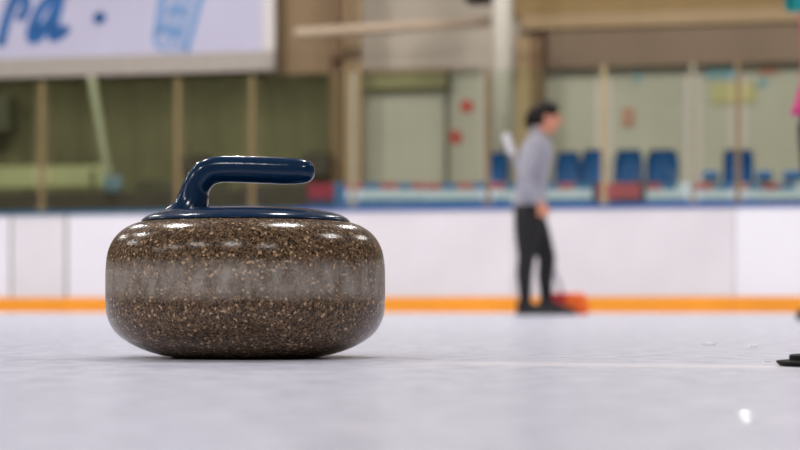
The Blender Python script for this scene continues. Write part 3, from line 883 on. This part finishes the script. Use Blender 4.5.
obj('sweater', top_mesh(J, hem=.0), M['sweater'], t, True)
obj('hair', hair_mesh(P, Rm, 'tail'), M['hair'], t, True)
face_parts(t, P, Rm)
for sd, ln in (('n', .20), ('f', .285)):
    a = J['an_' + sd]
    u_, s_ = shoe_mesh(a, ln if sd == 'f' else .25)
    so = obj('shoe', u_, M['shoe'], t, True); obj('sole', s_, M['sole'], so)
    if sd == 'n': so['label'] = 'rear shoe'
# broom
bt2 = thing('broom', 'broom with orange and red head and white end, beside the person in grey', 'broom', root + Vector((b_lo.x, b_lo.y, 0)))
off = Vector((b_lo.x, b_lo.y, 0))
bm = bmesh.new(); rcone(bm, b_lo - off + bar * .03, b_hi - off, .0135, .0135, 16); obj('shaft', bm, M['broom_shaft'], bt2, True)
bm = bmesh.new(); rcone(bm, b_hi - off - bar * .03, b_hi - off + bar * .09, .026, .030, 16); obj('white_end', bm, M['broom_white'], bt2, True)
bm = bmesh.new(); box(bm, -.10, .15, -.05, .05, .0, .10, .03, 3); obj('brush_pad', bm, M['broom_orange'], bt2, True)
bm = bmesh.new(); box(bm, -.135, -.02, -.055, .055, .07, .165, .02, 3); obj('pad_clamp', bm, M['broom_red'], bt2, True)
bm = bmesh.new(); box(bm, -.05, .13, -.052, .052, .06, .165, .035, 3); obj('pad_fold', bm, M['broom_orange'], bt2, True)

# --- person at the right edge, mostly outside the picture, faces left
PY2 = 8.2; PS2 = FPX / PY2
cx2 = 826
root2 = ground(cx2, PY2)
def pr(px, py, y=0.0): return Vector((-(px - cx2) / PS2, y, CAMZ + (HORY - py) / PS2))
gl = pr(783, 10, .20); gf = pr(824, -6, -.12)
J2 = dict(head=pr(818, -62), pitch=.1, neck=pr(826, -22), chest=pr(832, 10), pelvis=pr(828, 112),
          sh_n=pr(834, -8, .17), el_n=pr(842, 44, .27), wr_n=gl + Vector((-.075, .03, -.03)),
          sh_f=pr(828, -8, -.17), el_f=pr(832, 50, -.25), wr_f=gf + Vector((-.075, -.03, -.03)),
          hip_n=pr(825, 128, .085), kn_n=pr(819, 215, .09), an_n=pr(836, 301, .10),
          hip_f=pr(826, 128, -.085), kn_f=pr(829, 215, -.09), an_f=pr(850, 301, -.10),
          grip_n=gl, bar_n=(.1, .1, 1), back_n=(-.6, .7, 0), grip_f=gf, bar_f=(.1, -.1, 1), back_f=(-.6, -.7, 0))
t2 = thing('person', 'person in magenta jacket and black leggings cut off by the right edge, teal glove raised', 'person', root2, PI)
bmb, P, Rm = person_body(J2)
obj('body', bmb, M['skin'], t2, True)
obj('leggings', legs_mesh(J2), M['leggings'], t2, True)
obj('jacket', top_mesh(J2, hem=-.02, flare=1.26), M['magenta'], t2, True)
obj('hair', hair_mesh(P, Rm, 'tail'), M['hair'], t2, True)
face_parts(t2, P, Rm)
for sd in ('n', 'f'):
    a = J2['an_' + sd]; u_, s_ = shoe_mesh(a, .25)
    so = obj('shoe', u_, M['shoe'], t2, True); obj('sole', s_, M['sole'], so)
    bm = bmesh.new(); hand(bm, J2['wr_' + sd], J2['grip_' + sd], J2['bar_' + sd], J2['back_' + sd], .017, 1.28)
    obj('glove', fuse(bm, .006, 4), M['teal'], t2, True)

# ------------------------------------------------------------------ world and view
w = bpy.data.worlds.new('world'); SC.world = w; w.use_nodes = True
w.node_tree.nodes['Background'].inputs[0].default_value = (.05, .05, .05, 1)
SC.view_settings.view_transform = 'Standard'; SC.view_settings.look = 'None'
SC.view_settings.gamma = 1; SC.view_settings.use_curve_mapping = False
SC.view_settings.exposure = 0.0
SC.cycles.use_denoising = True
SC.cycles.max_bounces = 8; SC.cycles.transparent_max_bounces = 12
SC.cycles.sample_clamp_indirect = 4
